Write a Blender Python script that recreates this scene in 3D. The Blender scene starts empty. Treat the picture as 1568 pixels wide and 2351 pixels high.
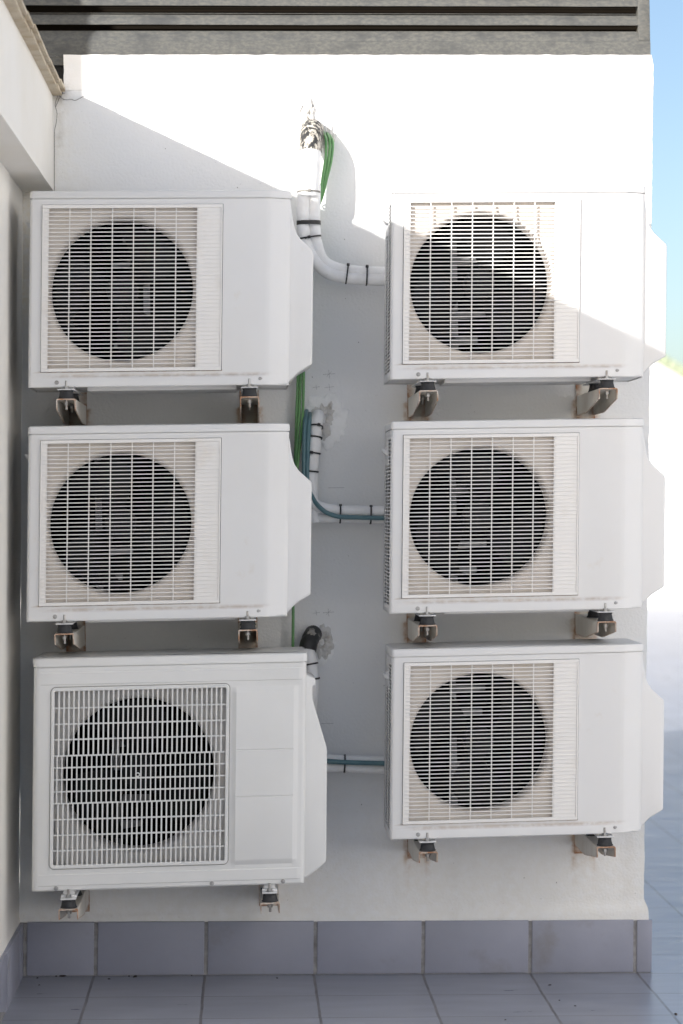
import bpy, bmesh, math, random
from mathutils import Vector, Matrix, noise
random.seed(7)
sc = bpy.context.scene
COL = sc.collection
rad = math.radians
# ------------------------------------------------------------------ camera
CH = 1.42
F, PU, PV = 5320.0, 1025.0, 1157.0
CAM = Vector((0, -7.0, CH))
yaw, roll = rad(5.0), 0.0165
fw = Vector((math.sin(yaw), math.cos(yaw), 0))
r0 = Vector((math.cos(yaw), -math.sin(yaw), 0))
u0 = Vector((0, 0, 1))
RT_ = math.cos(roll) * r0 - math.sin(roll) * u0
UP_ = math.sin(roll) * r0 + math.cos(roll) * u0
cd = bpy.data.cameras.new('camera')
cam = bpy.data.objects.new('camera', cd)
COL.objects.link(cam)
M = Matrix((RT_, UP_, -fw)).transposed().to_4x4()
M.translation = CAM
cam.matrix_world = M
cd.sensor_fit = 'HORIZONTAL'
cd.sensor_width = 36
cd.lens = 36 * F / 1568
cd.shift_x = (784 - PU) / 1568
cd.shift_y = (PV - 1175.5) / 1568
cd.clip_end = 2000
cd.dof.use_dof = True
cd.dof.focus_distance = 6.62
cd.dof.aperture_fstop = 4.0
sc.camera = cam


def W(u, v, y):
    d = fw + RT_ * ((u - PU) / F) - UP_ * ((v - PV) / F)
    return CAM + d * ((y - CAM.y) / d.y)


# ------------------------------------------------------------------ materials
def mat(name, col, rough=0.6, metal=0.0, col2=None, nscale=6.0, lo=0.4, hi=0.7, detail=6.0,
        bump=0.0, bscale=120.0, spec=0.5, stretch=None, attr=None, attrcol=None, col3=None, n3=30.0, lo3=.6, hi3=.75):
    m = bpy.data.materials.new(name)
    m.use_nodes = True
    nt = m.node_tree
    N, L = nt.nodes, nt.links
    b = N['Principled BSDF']
    b.inputs['Roughness'].default_value = rough
    b.inputs['Metallic'].default_value = metal
    b.inputs['Specular IOR Level'].default_value = spec
    b.inputs['Base Color'].default_value = (*col, 1)
    tc = N.new('ShaderNodeTexCoord')
    src = tc.outputs['Object']
    if stretch:
        mp = N.new('ShaderNodeMapping')
        mp.inputs['Scale'].default_value = stretch
        L.new(src, mp.inputs[0])
        src = mp.outputs[0]
    oi = N.new('ShaderNodeObjectInfo')
    va = N.new('ShaderNodeVectorMath')
    va.operation = 'MULTIPLY_ADD'
    L.new(oi.outputs['Random'], va.inputs[0])
    va.inputs[1].default_value = (37, 19, 53)
    L.new(src, va.inputs[2])
    src = va.outputs[0]
    cur = None

    def mixin(cur, fac, c):
        mx = N.new('ShaderNodeMix')
        mx.data_type = 'RGBA'
        L.new(fac, mx.inputs['Factor'])
        if cur is None:
            mx.inputs[6].default_value = (*col, 1)
        else:
            L.new(cur, mx.inputs[6])
        mx.inputs[7].default_value = (*c, 1)
        return mx.outputs[2]

    def noisefac(scale, lo, hi, det):
        nz = N.new('ShaderNodeTexNoise')
        nz.inputs['Scale'].default_value = scale
        nz.inputs['Detail'].default_value = det
        nz.inputs['Roughness'].default_value = .6
        L.new(src, nz.inputs['Vector'])
        mr = N.new('ShaderNodeMapRange')
        mr.inputs['From Min'].default_value = lo
        mr.inputs['From Max'].default_value = hi
        L.new(nz.outputs[0], mr.inputs['Value'])
        return mr.outputs[0]
    if col2:
        cur = mixin(cur, noisefac(nscale, lo, hi, detail), col2)
    if col3:
        cur = mixin(cur, noisefac(n3, lo3, hi3, 8.0), col3)
    if attr:
        for an, ac in zip(attr, attrcol):
            at = N.new('ShaderNodeAttribute')
            at.attribute_name = an
            mu = N.new('ShaderNodeMath')
            mu.operation = 'MULTIPLY'
            L.new(at.outputs['Fac'], mu.inputs[0])
            L.new(noisefac(38.0, .3, .6, 6.0), mu.inputs[1])
            cur = mixin(cur, mu.outputs[0], ac)
    if cur is not None:
        L.new(cur, b.inputs['Base Color'])
    if bump > 0:
        nz = N.new('ShaderNodeTexNoise')
        nz.inputs['Scale'].default_value = bscale
        nz.inputs['Detail'].default_value = 5
        L.new(src, nz.inputs['Vector'])
        bp = N.new('ShaderNodeBump')
        bp.inputs['Strength'].default_value = bump
        bp.inputs['Distance'].default_value = .004
        L.new(nz.outputs[0], bp.inputs['Height'])
        L.new(bp.outputs[0], b.inputs['Normal'])
    return m


MT = {}
MT['plaster'] = mat('white_plaster', (.845, .845, .845), .9, col2=(.815, .815, .805), nscale=3, lo=.4, hi=.75, bump=.4, bscale=120, spec=.2,
                    attr=['rust', 'dirt', 'cream'], attrcol=[(.42, .23, .09), (.16, .13, .10), (.76, .72, .63)],
                    col3=(.62, .61, .6), n3=150, lo3=.66, hi3=.74)
MT['plaster_left'] = mat('cream_plaster', (.80, .78, .74), .9, col2=(.77, .74, .68), nscale=3, bump=.22, bscale=110, spec=.2)
MT['patch'] = mat('rough_mortar', (.66, .645, .62), .95, col2=(.40, .36, .31), nscale=40, lo=.52, hi=.75, bump=.9, bscale=60, spec=.1,
                  attr=['dirt'], attrcol=[(.10, .08, .06)])
MT['smear'] = mat('fresh_plaster', (.92, .92, .91), .95, col2=(.84, .84, .83), nscale=30, lo=.45, hi=.7, bump=.9, bscale=55, spec=.1,
                  attr=['dirt'], attrcol=[(.5, .48, .45)])
MT['casing'] = mat('white_enamel', (.715, .715, .715), .42, col2=(.69, .685, .675), nscale=2.5, lo=.45, hi=.75, spec=.4, bump=.03, bscale=30,
                   col3=(.64, .60, .54), n3=9, lo3=.66, hi3=.85, attr=['dirt'], attrcol=[(.36, .25, .16)])
MT['casing_old'] = mat('greyed_enamel', (.74, .74, .73), .45, col2=(.70, .70, .685), nscale=2.5, lo=.45, hi=.75, spec=.4, bump=.03, bscale=30)
MT['grille'] = mat('grille_plastic', (.80, .785, .765), .45, spec=.4, col2=(.72, .68, .63), nscale=7, lo=.55, hi=.8)
MT['shroud'] = mat('dusty_shroud', (.69, .64, .59), .75, col2=(.58, .51, .43), nscale=9, lo=.5, hi=.8, spec=.2)
MT['shroud_old'] = mat('grey_dusty_shroud', (.64, .62, .595), .75, col2=(.48, .43, .38), nscale=9, lo=.5, hi=.8, spec=.2)
MT['fan'] = mat('black_fan_plastic', (.0045, .0045, .005), .5, spec=.2)
MT['hub'] = mat('grey_fan_hub', (.014, .014, .015), .55, spec=.2)
MT['dark'] = mat('dark_coil', (.0015, .0015, .0017), .8, spec=.05)
MT['zinc'] = mat('zinc_plate', (.24, .245, .25), .5, .0, col2=(.12, .12, .12), nscale=20, spec=.3)
MT['steel'] = mat('bolt_steel', (.42, .42, .42), .35, .8, col2=(.3, .28, .26), nscale=60)
MT['rubber'] = mat('black_rubber', (.028, .029, .032), .7, col2=(.06, .06, .06), nscale=40, lo=.55, hi=.75)
MT['bracket'] = mat('cream_steel', (.70, .67, .61), .5, col2=(.60, .54, .46), nscale=9, lo=.45, hi=.75, spec=.4,
                    attr=['rust'], attrcol=[(.33, .135, .045)])
MT['lagging'] = mat('white_lagging', (.88, .88, .88), .8, col2=(.80, .79, .77), nscale=14, lo=.45, hi=.75, bump=.9, bscale=45, spec=.2,
                    col3=(.52, .47, .40), n3=22, lo3=.68, hi3=.8)
MT['tape'] = mat('peeling_black_tape', (.03, .03, .03), .6, col2=(.62, .58, .50), nscale=46, lo=.48, hi=.56, detail=8, bump=.7, bscale=70,
                 stretch=(1.6, 1.6, .7))
MT['tape2'] = mat('black_tape', (.025, .025, .025), .5, col2=(.33, .31, .28), nscale=22, lo=.56, hi=.6, detail=6, bump=.4, bscale=60)
MT['tie'] = mat('cable_tie_nylon', (.02, .02, .022), .45)
MT['tie_grey'] = mat('weathered_cable_tie', (.22, .21, .19), .6)
MT['green'] = mat('green_sheath', (.12, .29, .10), .45, col2=(.15, .34, .14), nscale=12)
MT['teal'] = mat('teal_sheath', (.09, .185, .215), .45, col2=(.12, .22, .24), nscale=12)
MT['louver'] = mat('weathered_zinc', (.078, .081, .08), .7, .0, col2=(.125, .124, .112), nscale=85, lo=.4, hi=.66, detail=10, bump=.3, bscale=90,
                   col3=(.055, .058, .06), n3=14, lo3=.5, hi3=.72, stretch=(.8, 1, 1.5))
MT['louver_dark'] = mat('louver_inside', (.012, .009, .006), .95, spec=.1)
MT['gap_shade'] = mat('gap_shade', (.02, .02, .022), .9, col2=(.16, .16, .16), nscale=70, lo=.6, hi=.66, bump=.6, bscale=80)
MT['coping'] = mat('coping_stone', (.52, .45, .345), .8, col2=(.38, .30, .20), nscale=16, lo=.45, hi=.7, bump=.3, bscale=70)
MT['tile'] = mat('blue_grey_tile', (.305, .315, .385), .42, col2=(.275, .285, .345), nscale=5, lo=.35, hi=.7, spec=.4, bump=.05, bscale=50,
                 col3=(.24, .235, .245), n3=7, lo3=.6, hi3=.8)
MT['grout'] = mat('grout', (.33, .325, .33), .95, col2=(.17, .16, .16), nscale=30, lo=.35, hi=.7, bump=.4, bscale=90)
MT['pencil'] = mat('pencil_grey', (.42, .42, .43), .9)
MT['speck'] = mat('dirt_speck', (.06, .05, .045), .95)
MT['paint_spot'] = mat('paint_spot', (.7, .7, .7), .9)
MT['far_white'] = mat('far_white_render', (.80, .81, .82), .9, col2=(.77, .77, .77), nscale=.5)
MT['far_green'] = mat('green_glazed_tile', (.42, .47, .33), .6, col2=(.36, .42, .27), nscale=2)


def floor_material():
    m = bpy.data.materials.new('terrace_tiles')
    m.use_nodes = True
    nt = m.node_tree
    N, L = nt.nodes, nt.links
    b = N['Principled BSDF']
    tc = N.new('ShaderNodeTexCoord')
    sx = N.new('ShaderNodeSeparateXYZ')
    L.new(tc.outputs['Object'], sx.inputs[0])

    def math_(op, a, bb=None, cc=None):
        n = N.new('ShaderNodeMath')
        n.operation = op
        for i, q in enumerate((a, bb, cc)):
            if q is None:
                continue
            if isinstance(q, (int, float)):
                n.inputs[i].default_value = q
            else:
                L.new(q, n.inputs[i])
        return n.outputs[0]
    wob = N.new('ShaderNodeTexNoise')
    wob.inputs['Scale'].default_value = 9
    L.new(tc.outputs['Object'], wob.inputs['Vector'])
    wv = math_('MULTIPLY', math_('SUBTRACT', wob.outputs[0], .5), .006)
    X = math_('ADD', math_('ADD', sx.outputs[0], .468), wv)
    Y = math_('ADD', math_('ADD', sx.outputs[1], .318), wv)
    fx = math_('FRACT', math_('ADD', math_('DIVIDE', X, .3275), 40.0))
    fy = math_('FRACT', math_('ADD', math_('DIVIDE', Y, .29), 400.0))
    ex = math_('MULTIPLY', math_('MINIMUM', fx, math_('SUBTRACT', 1.0, fx)), .3275)
    ey = math_('MULTIPLY', math_('MINIMUM', fy, math_('SUBTRACT', 1.0, fy)), .29)
    jx = math_('LESS_THAN', ex, .0040)
    jy = math_('LESS_THAN', ey, .0028)
    j = math_('MAXIMUM', jx, jy)
    ix = math_('FLOOR', math_('DIVIDE', X, .3275))
    iy = math_('FLOOR', math_('DIVIDE', Y, .29))
    cx = N.new('ShaderNodeCombineXYZ')
    L.new(ix, cx.inputs[0])
    L.new(iy, cx.inputs[1])
    wn = N.new('ShaderNodeTexWhiteNoise')
    L.new(cx.outputs[0], wn.inputs['Vector'])
    nz = N.new('ShaderNodeTexNoise')
    nz.inputs['Scale'].default_value = 5
    nz.inputs['Detail'].default_value = 8
    mp = N.new('ShaderNodeMapping')
    mp.inputs['Scale'].default_value = (1, 3.5, 1)
    L.new(tc.outputs['Object'], mp.inputs[0])
    L.new(mp.outputs[0], nz.inputs['Vector'])
    cr = N.new('ShaderNodeValToRGB')
    cr.color_ramp.elements[0].position = .32
    cr.color_ramp.elements[0].color = (.27, .283, .335, 1)
    cr.color_ramp.elements[1].position = .7
    cr.color_ramp.elements[1].color = (.37, .385, .445, 1)
    L.new(nz.outputs[0], cr.inputs[0])
    mv = N.new('ShaderNodeMix')
    mv.data_type = 'RGBA'
    mv.blend_type = 'MULTIPLY'
    mv.inputs['Factor'].default_value = 1
    L.new(cr.outputs[0], mv.inputs[6])
    vr = N.new('ShaderNodeMapRange')
    vr.inputs['To Min'].default_value = .90
    vr.inputs['To Max'].default_value = 1.06
    L.new(wn.outputs[0], vr.inputs['Value'])
    L.new(vr.outputs[0], mv.inputs[7])
    gz = N.new('ShaderNodeTexNoise')
    gz.inputs['Scale'].default_value = 6
    gz.inputs['Detail'].default_value = 6
    L.new(tc.outputs['Object'], gz.inputs['Vector'])
    gr = N.new('ShaderNodeValToRGB')
    gr.color_ramp.elements[0].position = .4
    gr.color_ramp.elements[0].color = (.13, .125, .135, 1)
    gr.color_ramp.elements[1].position = .65
    gr.color_ramp.elements[1].color = (.20, .19, .20, 1)
    L.new(gz.outputs[0], gr.inputs[0])
    mj = N.new('ShaderNodeMix')
    mj.data_type = 'RGBA'
    L.new(j, mj.inputs['Factor'])
    L.new(mv.outputs[2], mj.inputs[6])
    L.new(gr.outputs[0], mj.inputs[7])
    L.new(mj.outputs[2], b.inputs['Base Color'])
    rr = math_('ADD', math_('MULTIPLY', nz.outputs[0], .25), .2)
    L.new(rr, b.inputs['Roughness'])
    b.inputs['Specular IOR Level'].default_value = .6
    bp = N.new('ShaderNodeBump')
    bp.inputs['Strength'].default_value = .5
    bp.inputs['Distance'].default_value = .003
    L.new(math_('SUBTRACT', math_('MULTIPLY', nz.outputs[0], .25), j), bp.inputs['Height'])
    L.new(bp.outputs[0], b.inputs['Normal'])
    return m


MT['floor'] = floor_material()

# ------------------------------------------------------------------ mesh helpers
SH = 0.027      # the stacks lean a little


class MB:
    def __init__(s):
        s.v = []
        s.f = []

    def box(s, x0, x1, y0, y1, z0, z1):
        k = len(s.v)
        s.v += [(x, y, z) for z in (z0, z1) for y in (y0, y1) for x in (x0, x1)]
        s.f += [tuple(k + i for i in q) for q in ((0, 2, 3, 1), (4, 5, 7, 6), (0, 1, 5, 4), (2, 6, 7, 3), (0, 4, 6, 2), (1, 3, 7, 5))]
        return s

    def loops(s, ls, cap0=True, cap1=True, closed=True):
        k = len(s.v)
        n = len(ls[0])
        for l in ls:
            s.v += [tuple(p) for p in l]
        for i in range(len(ls) - 1):
            a, b = k + i * n, k + (i + 1) * n
            for j in range(n if closed else n - 1):
                j2 = (j + 1) % n
                s.f.append((a + j, a + j2, b + j2, b + j))
        if cap0:
            s.f.append(tuple(k + j for j in reversed(range(n))))
        if cap1:
            s.f.append(tuple(k + (len(ls) - 1) * n + j for j in range(n)))
        return s

    def tube(s, pts, r, n=10, cap=True):
        pts = [Vector(p) for p in pts]
        if not isinstance(r, (list, tuple)):
            r = [r] * len(pts)
        ls = []
        up = None
        for i, p in enumerate(pts):
            t = (pts[min(i + 1, len(pts) - 1)] - pts[max(i - 1, 0)]).normalized()
            if up is None:
                up = t.orthogonal().normalized()
            up = (up - t * up.dot(t)).normalized()
            w = t.cross(up)
            ls.append([p + (up * math.cos(2 * math.pi * j / n) + w * math.sin(2 * math.pi * j / n)) * r[i] for j in range(n)])
        return s.loops(ls, cap, cap)

    def cyl(s, c, r, y0, y1, n=20, axis='y', r2=None, cap=True):
        r2 = r if r2 is None else r2
        ls = []
        for q, rr in ((y0, r), (y1, r2)):
            l = []
            for j in range(n):
                a = 2 * math.pi * j / n
                if axis == 'y':
                    l.append((c[0] + rr * math.cos(a), q, c[1] + rr * math.sin(a)))
                elif axis == 'z':
                    l.append((c[0] + rr * math.cos(a), c[1] + rr * math.sin(a), q))
                else:
                    l.append((q, c[0] + rr * math.cos(a), c[1] + rr * math.sin(a)))
            ls.append(l)
        return s.loops(ls, cap, cap)

    def quad(s, a, b, c, d):
        k = len(s.v)
        s.v += [tuple(a), tuple(b), tuple(c), tuple(d)]
        s.f.append((k, k + 1, k + 2, k + 3))
        return s

    def build(s, name, m, parent=None, shear=0.0, bevel=0.0, seg=2, smooth=True, angle=35, loc=None, attrs=None):
        me = bpy.data.meshes.new(name)
        vs = [(x + shear * z, y, z) for x, y, z in s.v] if shear else s.v
        me.from_pydata([tuple(p) for p in vs], [], s.f)
        bm = bmesh.new()
        bm.from_mesh(me)
        if attrs is None:
            bmesh.ops.recalc_face_normals(bm, faces=bm.faces)
        if bevel:
            es = [e for e in bm.edges if len(e.link_faces) == 2 and e.calc_face_angle(0) > rad(40)]
            bmesh.ops.bevel(bm, geom=es, offset=bevel, segments=seg, profile=.5, affect='EDGES', clamp_overlap=True)
        bm.to_mesh(me)
        bm.free()
        if attrs:
            for an, vals in attrs.items():
                at = me.attributes.new(an, 'FLOAT', 'POINT')
                at.data.foreach_set('value', vals)
        if smooth:
            me.polygons.foreach_set('use_smooth', [True] * len(me.polygons))
            me.set_sharp_from_angle(angle=rad(angle))
        me.materials.append(MT[m])
        o = bpy.data.objects.new(name, me)
        COL.objects.link(o)
        if parent:
            o.parent = parent
        if loc:
            o.location = loc
        return o


def inset(poly, d):
    n = len(poly)
    ar = sum(poly[i][0] * poly[(i + 1) % n][1] - poly[(i + 1) % n][0] * poly[i][1] for i in range(n))
    sg = 1 if ar > 0 else -1
    out = []
    for i in range(n):
        a, b, c = Vector(poly[i - 1]), Vector(poly[i]), Vector(poly[(i + 1) % n])
        e1, e2 = (b - a).normalized(), (c - b).normalized()
        n1, n2 = Vector((-e1.y, e1.x)) * sg, Vector((-e2.y, e2.x)) * sg
        mm = (n1 + n2)
        mm = mm / max(.35, mm.length_squared / 2) if mm.length > 1e-6 else n1
        q = b + mm * d
        out.append((q.x, q.y))
    return out


def empty(name, loc, label, cat, group=None):
    o = bpy.data.objects.new(name, None)
    o.empty_display_size = .05
    COL.objects.link(o)
    o.location = loc
    tag(o, label, cat, group)
    return o


def tag(o, label=None, cat=None, group=None, kind=None):
    for k, q in (('label', label), ('category', cat), ('group', group), ('kind', kind)):
        if q:
            o[k] = q


def copy_tree(o, parent=None):
    c = o.copy()
    COL.objects.link(c)
    if parent:
        c.parent = parent
    for ch in list(o.children):
        copy_tree(ch, c)
    return c


def smooth_path(pts, k=6):
    P = [Vector(p) for p in pts]
    out = []
    for i in range(len(P) - 1):
        a, b, c, d = P[max(i - 1, 0)], P[i], P[i + 1], P[min(i + 2, len(P) - 1)]
        for j in range(k):
            t = j / k
            out.append(.5 * ((2 * b) + (c - a) * t + (2 * a - 5 * b + 4 * c - d) * t * t + (3 * b - a - 3 * c + d) * t ** 3))
    out.append(P[-1])
    return out


def ss(a, b, x):
    t = min(1, max(0, (x - a) / (b - a)))
    return t * t * (3 - 2 * t)


# ------------------------------------------------------------------ AC units, common pieces
def shroud_mesh(x0, x1, z0, z1, cx, cz, R, yp=.012, n=96):
    mb = MB()
    ring = []
    for j in range(n):
        a = 2 * math.pi * j / n
        ca, sa = math.cos(a), math.sin(a)
        t = min((x1 - cx) / ca if ca > 1e-9 else ((x0 - cx) / ca if ca < -1e-9 else 9),
                (z1 - cz) / sa if sa > 1e-9 else ((z0 - cz) / sa if sa < -1e-9 else 9))
        ring.append((t, ca, sa))
    ls = [[(cx + t * ca, yp, cz + t * sa) for t, ca, sa in ring]]
    for rr, y in ((1.075, 0), (1.045, .002), (1.02, .007), (1.004, .016), (1.0, .03), (1.0, .075)):
        ls.append([(cx + min(t, R * rr) * ca, yp + y, cz + min(t, R * rr) * sa) for t, ca, sa in ring])
    mb.loops(ls, False, False)
    # corner points so the rectangle is filled
    for xx, zz in ((x0, z0), (x1, z0), (x1, z1), (x0, z1)):
        best = sorted(range(n), key=lambda j: (ls[0][j][0] - xx) ** 2 + (ls[0][j][2] - zz) ** 2)[:2]
        k = len(mb.v)
        mb.v.append((xx, yp, zz))
        mb.f.append((k, best[0], best[1]))
    return mb


def fan_mesh(R, hub, blades=3, sweep=62):
    mb = MB()
    nr, na = 7, 10
    for b in range(blades):
        a0 = 2 * math.pi * b / blades
        g = []
        for side in (0, 1):
            for i in range(nr + 1):
                f = i / nr
                r = hub * .8 + (R - hub * .8) * f
                for j in range(na + 1):
                    t = j / na - .5
                    w = rad(sweep) * (.72 + .45 * f) * t
                    lean = .35 * f * f
                    a = a0 + w + lean
                    y = .048 - t * .075 * (1 - .25 * f) + side * .003 + .012 * (1 - 4 * t * t)
                    rr = r if i < nr else r - .02 * (2 * t) ** 4
                    g.append((rr * math.cos(a), y, rr * math.sin(a)))
        k = len(mb.v)
        mb.v += g
        st = (nr + 1) * (na + 1)
        for side in (0, 1):
            for i in range(nr):
                for j in range(na):
                    q = [k + side * st + i * (na + 1) + j, k + side * st + i * (na + 1) + j + 1,
                         k + side * st + (i + 1) * (na + 1) + j + 1, k + side * st + (i + 1) * (na + 1) + j]
                    mb.f.append(tuple(q))
    return mb


def hub_mesh(hub):
    mb = MB()
    ls = []
    for r, y in ((hub * .2, .0), (hub * .86, .002), (hub * .97, .007), (hub, .014), (hub, .075)):
        ls.append([(r * math.cos(2 * math.pi * j / 24), y, r * math.sin(2 * math.pi * j / 24)) for j in range(24)])
    mb.loops(ls)
    mb.cyl((0, 0), hub * .16, -.006, .004, 10)
    for k in range(6):
        a = k * math.pi / 3
        mb.box(hub * .55 * math.cos(a) - .002, hub * .55 * math.cos(a) + .002, -.002, .004, hub * .55 * math.sin(a) - .012, hub * .55 * math.sin(a) + .012)
    return mb


def motor_bracket_mesh(h):
    mb = MB()
    mb.box(-.072, -.056, .098, .101, -h, h)
    mb.box(-.0745, -.072, .092, .112, -h, h)
    for z, x1, hh in ((-.080, .03, .008), (.080, .02, .008), (-.155, .0, .008), (.150, .03, .007)):
        k = len(mb.v)
        mb.v += [(-.0565, .0985, z - hh * 1.9), (x1, .0985, z - hh), (x1, .0985, z + hh), (-.0565, .0985, z + hh * 1.2),
                 (-.0565, .1005, z - hh * 1.9), (x1, .1005, z - hh), (x1, .1005, z + hh), (-.0565, .1005, z + hh * 1.2)]
        mb.f += [tuple(k + i for i in f) for f in ((0, 1, 2, 3), (7, 6, 5, 4), (0, 4, 5, 1), (1, 5, 6, 2), (2, 6, 7, 3), (3, 7, 4, 0))]
    return mb


def lid_mesh(out, z0, z1, r=.006, over=.002):
    mb = MB()
    o = inset(out, -over)
    ls = []
    for d, z in ((.012, z0 + .002), (.0, z0), (0, z1 - r), (r * .3, z1 - r * .3), (r, z1), (r * 4, z1 + .0015)):
        ls.append([(x, y, z) for x, y in inset(o, d)])
    mb.loops(ls)
    return mb


def prism_mesh(poly, y0, y1, c=.004):
    mb = MB()
    ls = []
    for d, y in ((c, y0), (c * .3, y0 + c * .3), (0, y0 + c), (0, y1 - c), (c, y1)):
        ls.append([(x, y, z) for x, z in inset(poly, d)])
    mb.loops(ls)
    return mb


def screw(parent, x, z, y, sh):
    mb = MB()
    mb.loops([[(r * math.cos(2 * math.pi * j / 14), yy, r * math.sin(2 * math.pi * j / 14)) for j in range(14)]
              for r, yy in ((.0062, .0), (.0062, -.0012), (.0045, -.0012), (.0045, -.003), (.003, -.0042))])
    o = mb.build('screw', 'steel', parent, loc=(x + sh * z, y, z))
    return o


# ---------------- the five alike units
AW, AH = .7275, .5285


def unit_a():
    root = empty('air_conditioner', (0, 0, 0), 'x', 'air conditioner', 'white outdoor air conditioner units on the wall')
    R0 = .009
    arc = lambda a: (R0 + R0 * math.cos(rad(a)), R0 + R0 * math.sin(rad(a)))
    prof = [arc(a) for a in (180, 198, 216, 234, 252, 270)] + [(x, 0) for x in (.0326, .1, .2, .3, .4, .5, .538, .5405, .58, .62, .655)]
    prof += [(.668, .0006), (.674, .0022), (.682, .0052), (.700, .0135), (.714, .0205), (.7255, .027), (.7275, .0305), (.7275, .05), (.7275, .29), (.4, .29), (.003, .29)]
    rows = [0, .0025, .006, .024, .0285, .032, .034, .0395, .0425, .048, .2, .35, .5132, .524, AH]
    dirt = []
    mb = MB()
    for x, y in prof:
        for z in rows:
            t = ss(.028, .05, x) * (1 - ss(.63, .69, x)) if y < .032 else 0
            off = -.007 * t * (1 if z <= .024 else (.6 if z <= .0285 else 0)) + (.0025 if z == 0 and y < .04 else 0)
            dirt.append((  .5 * t if z == .032 else (.35 * t if z in (.0285, .034) else (.85 if z == .0425 and .03 < x < .539 and y < .001 else 0))))
            mb.v.append((x, y + off, z))
    nz = len(rows)
    for i in range(len(prof) - 1):
        for j in range(nz - 1):
            xm = (prof[i][0] + prof[i + 1][0]) / 2
            zm = (rows[j] + rows[j + 1]) / 2
            if prof[i][1] < .2 and .0326 < xm < .538 and .0425 < zm < .5132:
                continue
            mb.f.append((i * nz + j, (i + 1) * nz + j, (i + 1) * nz + j + 1, i * nz + j + 1))
    # underside pan, seam strip, embossed mark
    mb.box(.006, AW - .003, .012, .285, .003, .0055)
    mb.box(.16, .58, .06, .25, -.008, .0028)
    out = prof[:6] + prof[16:-2] + [(.0, .29)]
    ins = inset(out, .004)
    mb.loops([[(x, y, AH - .004) for x, y in ins], [(x, y, AH + .006) for x, y in ins]], False, False)
    mb.box(.095, .101, -.0052, -.003, .0205, .0215).box(.095, .101, -.0052, -.003, .0175, .0185)
    mb.box(.628, .634, -.0048, -.003, .0265, .0275).box(.628, .634, -.0048, -.003, .0235, .0245)
    mb.build('casing', 'casing', root, SH, angle=40, attrs={'dirt': dirt + [0] * (len(mb.v) - len(dirt))})
    lid_mesh(out, AH + .002, AH + .024).build('lid', 'casing', root, SH)
    # left side: punched vent sheet
    path = [arc(180)]
    path += [(0, .020), (0, .125), (0, .150), (0, .225)]
    path.append((0, .29))
    zz = [0, .012]
    z = .024
    while z < .505:
        zz += [z, z + .0068]
        z += .0105
    zz += [.518, AH]
    mb = MB()
    for x, yy in path:
        for z in zz:
            mb.v.append((x, yy, z))
    nz = len(zz)
    for i in range(len(path) - 1):
        for j in range(nz - 1):
            hole_j = j >= 2 and j % 2 == 0 and j < nz - 3
            hole_here = hole_j and (i == 1 or (i == 3 and zz[j] < .43))
            if hole_here:
                continue
            mb.f.append((i * nz + j, (i + 1) * nz + j, (i + 1) * nz + j + 1, i * nz + j + 1))
    o = mb.build('side_vent', 'casing', root, SH, angle=40)
    md = o.modifiers.new('thickness', 'SOLIDIFY')
    md.thickness = .0014
    md.offset = -1
    # handle on the left side
    pl = [(0, 0), (-.009, .004), (-.0165, .013), (-.019, .021), (-.017, .0225), (-.010, .0185), (0, .03)]
    mb = MB()
    mb.loops([[(x - .001, yy, z) for x, z in pl] for yy in (.10, .155)])
    mb.box(-.0035, 0, .1, .155, -.028, .001)
    mb.build('handle', 'casing', root, 0, bevel=.0012, loc=(SH * .455, 0, .455))
    # grille
    mb = MB()
    gx0, gx1, gz0, gz1 = .0338, .5366, .0437, .512
    ix0, ix1 = .0507, .4655
    mb2 = MB()
    mb2.box(gx0, gx1, -.006, .0015, gz1 - .0095, gz1)
    mb2.box(gx0, gx1, -.006, .0015, gz0, gz0 + .0095)
    mb2.box(gx0, gx0 + .0035, -.006, .0015, gz0 + .0095, gz1 - .0095)
    mb2.box(gx1 - .0045, gx1, -.006, .0015, gz0 + .0095, gz1 - .0095)
    n = 40
    p = (gz1 - gz0 - .019) / n
    for i in range(1, n):
        z = gz0 + .0095 + i * p
        mb.box(gx0 + .0035, gx1 - .0045, -.0055, -.001, z - .0014, z + .0014)
    for i in range(8):
        x = ix0 + (ix1 - ix0) * i / 7
        mb.box(x - .0015, x + .0015, -.003, .003, gz0 + .0095, gz1 - .0095)
    mb.box(gx0 + .0035, ix0 - .0016, -.0032, .001, gz0 + .0095, gz1 - .0095)
    mb.box(ix1 + .0016, gx1 - .0045, -.0035, .001, gz0 + .0095, gz1 - .0095)
    for q, w in ((mb2, .0012),):
        bmv = q
    mb.v, k = mb.v + mb2.v, len(mb.v)
    mb.f += [tuple(k + i for i in f) for f in mb2.f]
    mb.build('grille', 'grille', root, SH, bevel=.0006, seg=1)
    cx, cz, R = .2550, .2740, .1995
    shroud_mesh(.045, .5, .05, .507, cx, cz, R).build('fan_shroud', 'shroud', root, SH, angle=60)
    fl = (cx + SH * cz, .028, cz)
    f = fan_mesh(.190, .044).build('fan', 'fan', root, loc=fl, angle=50)
    h = hub_mesh(.044).build('hub', 'hub', f)
    motor_bracket_mesh(.23).build('motor_bracket', 'zinc', root, loc=(fl[0], .028, fl[2]))
    mb = MB()
    x0, x1, y0, y1, z0, z1 = .024, .548, .03, .262, .008, .522
    mb.quad((x0, y1, z0), (x1, y1, z0), (x1, y1, z1), (x0, y1, z1))
    mb.quad((x0, y0, z0), (x0, y1, z0), (x0, y1, z1), (x0, y0, z1))
    mb.quad((x1, y0, z0), (x1, y1, z0), (x1, y1, z1), (x1, y0, z1))
    mb.quad((x0, y0, z0), (x1, y0, z0), (x1, y1, z0), (x0, y1, z0))
    mb.quad((x0, y0, z1), (x1, y0, z1), (x1, y1, z1), (x0, y1, z1))
    z = .014
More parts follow.
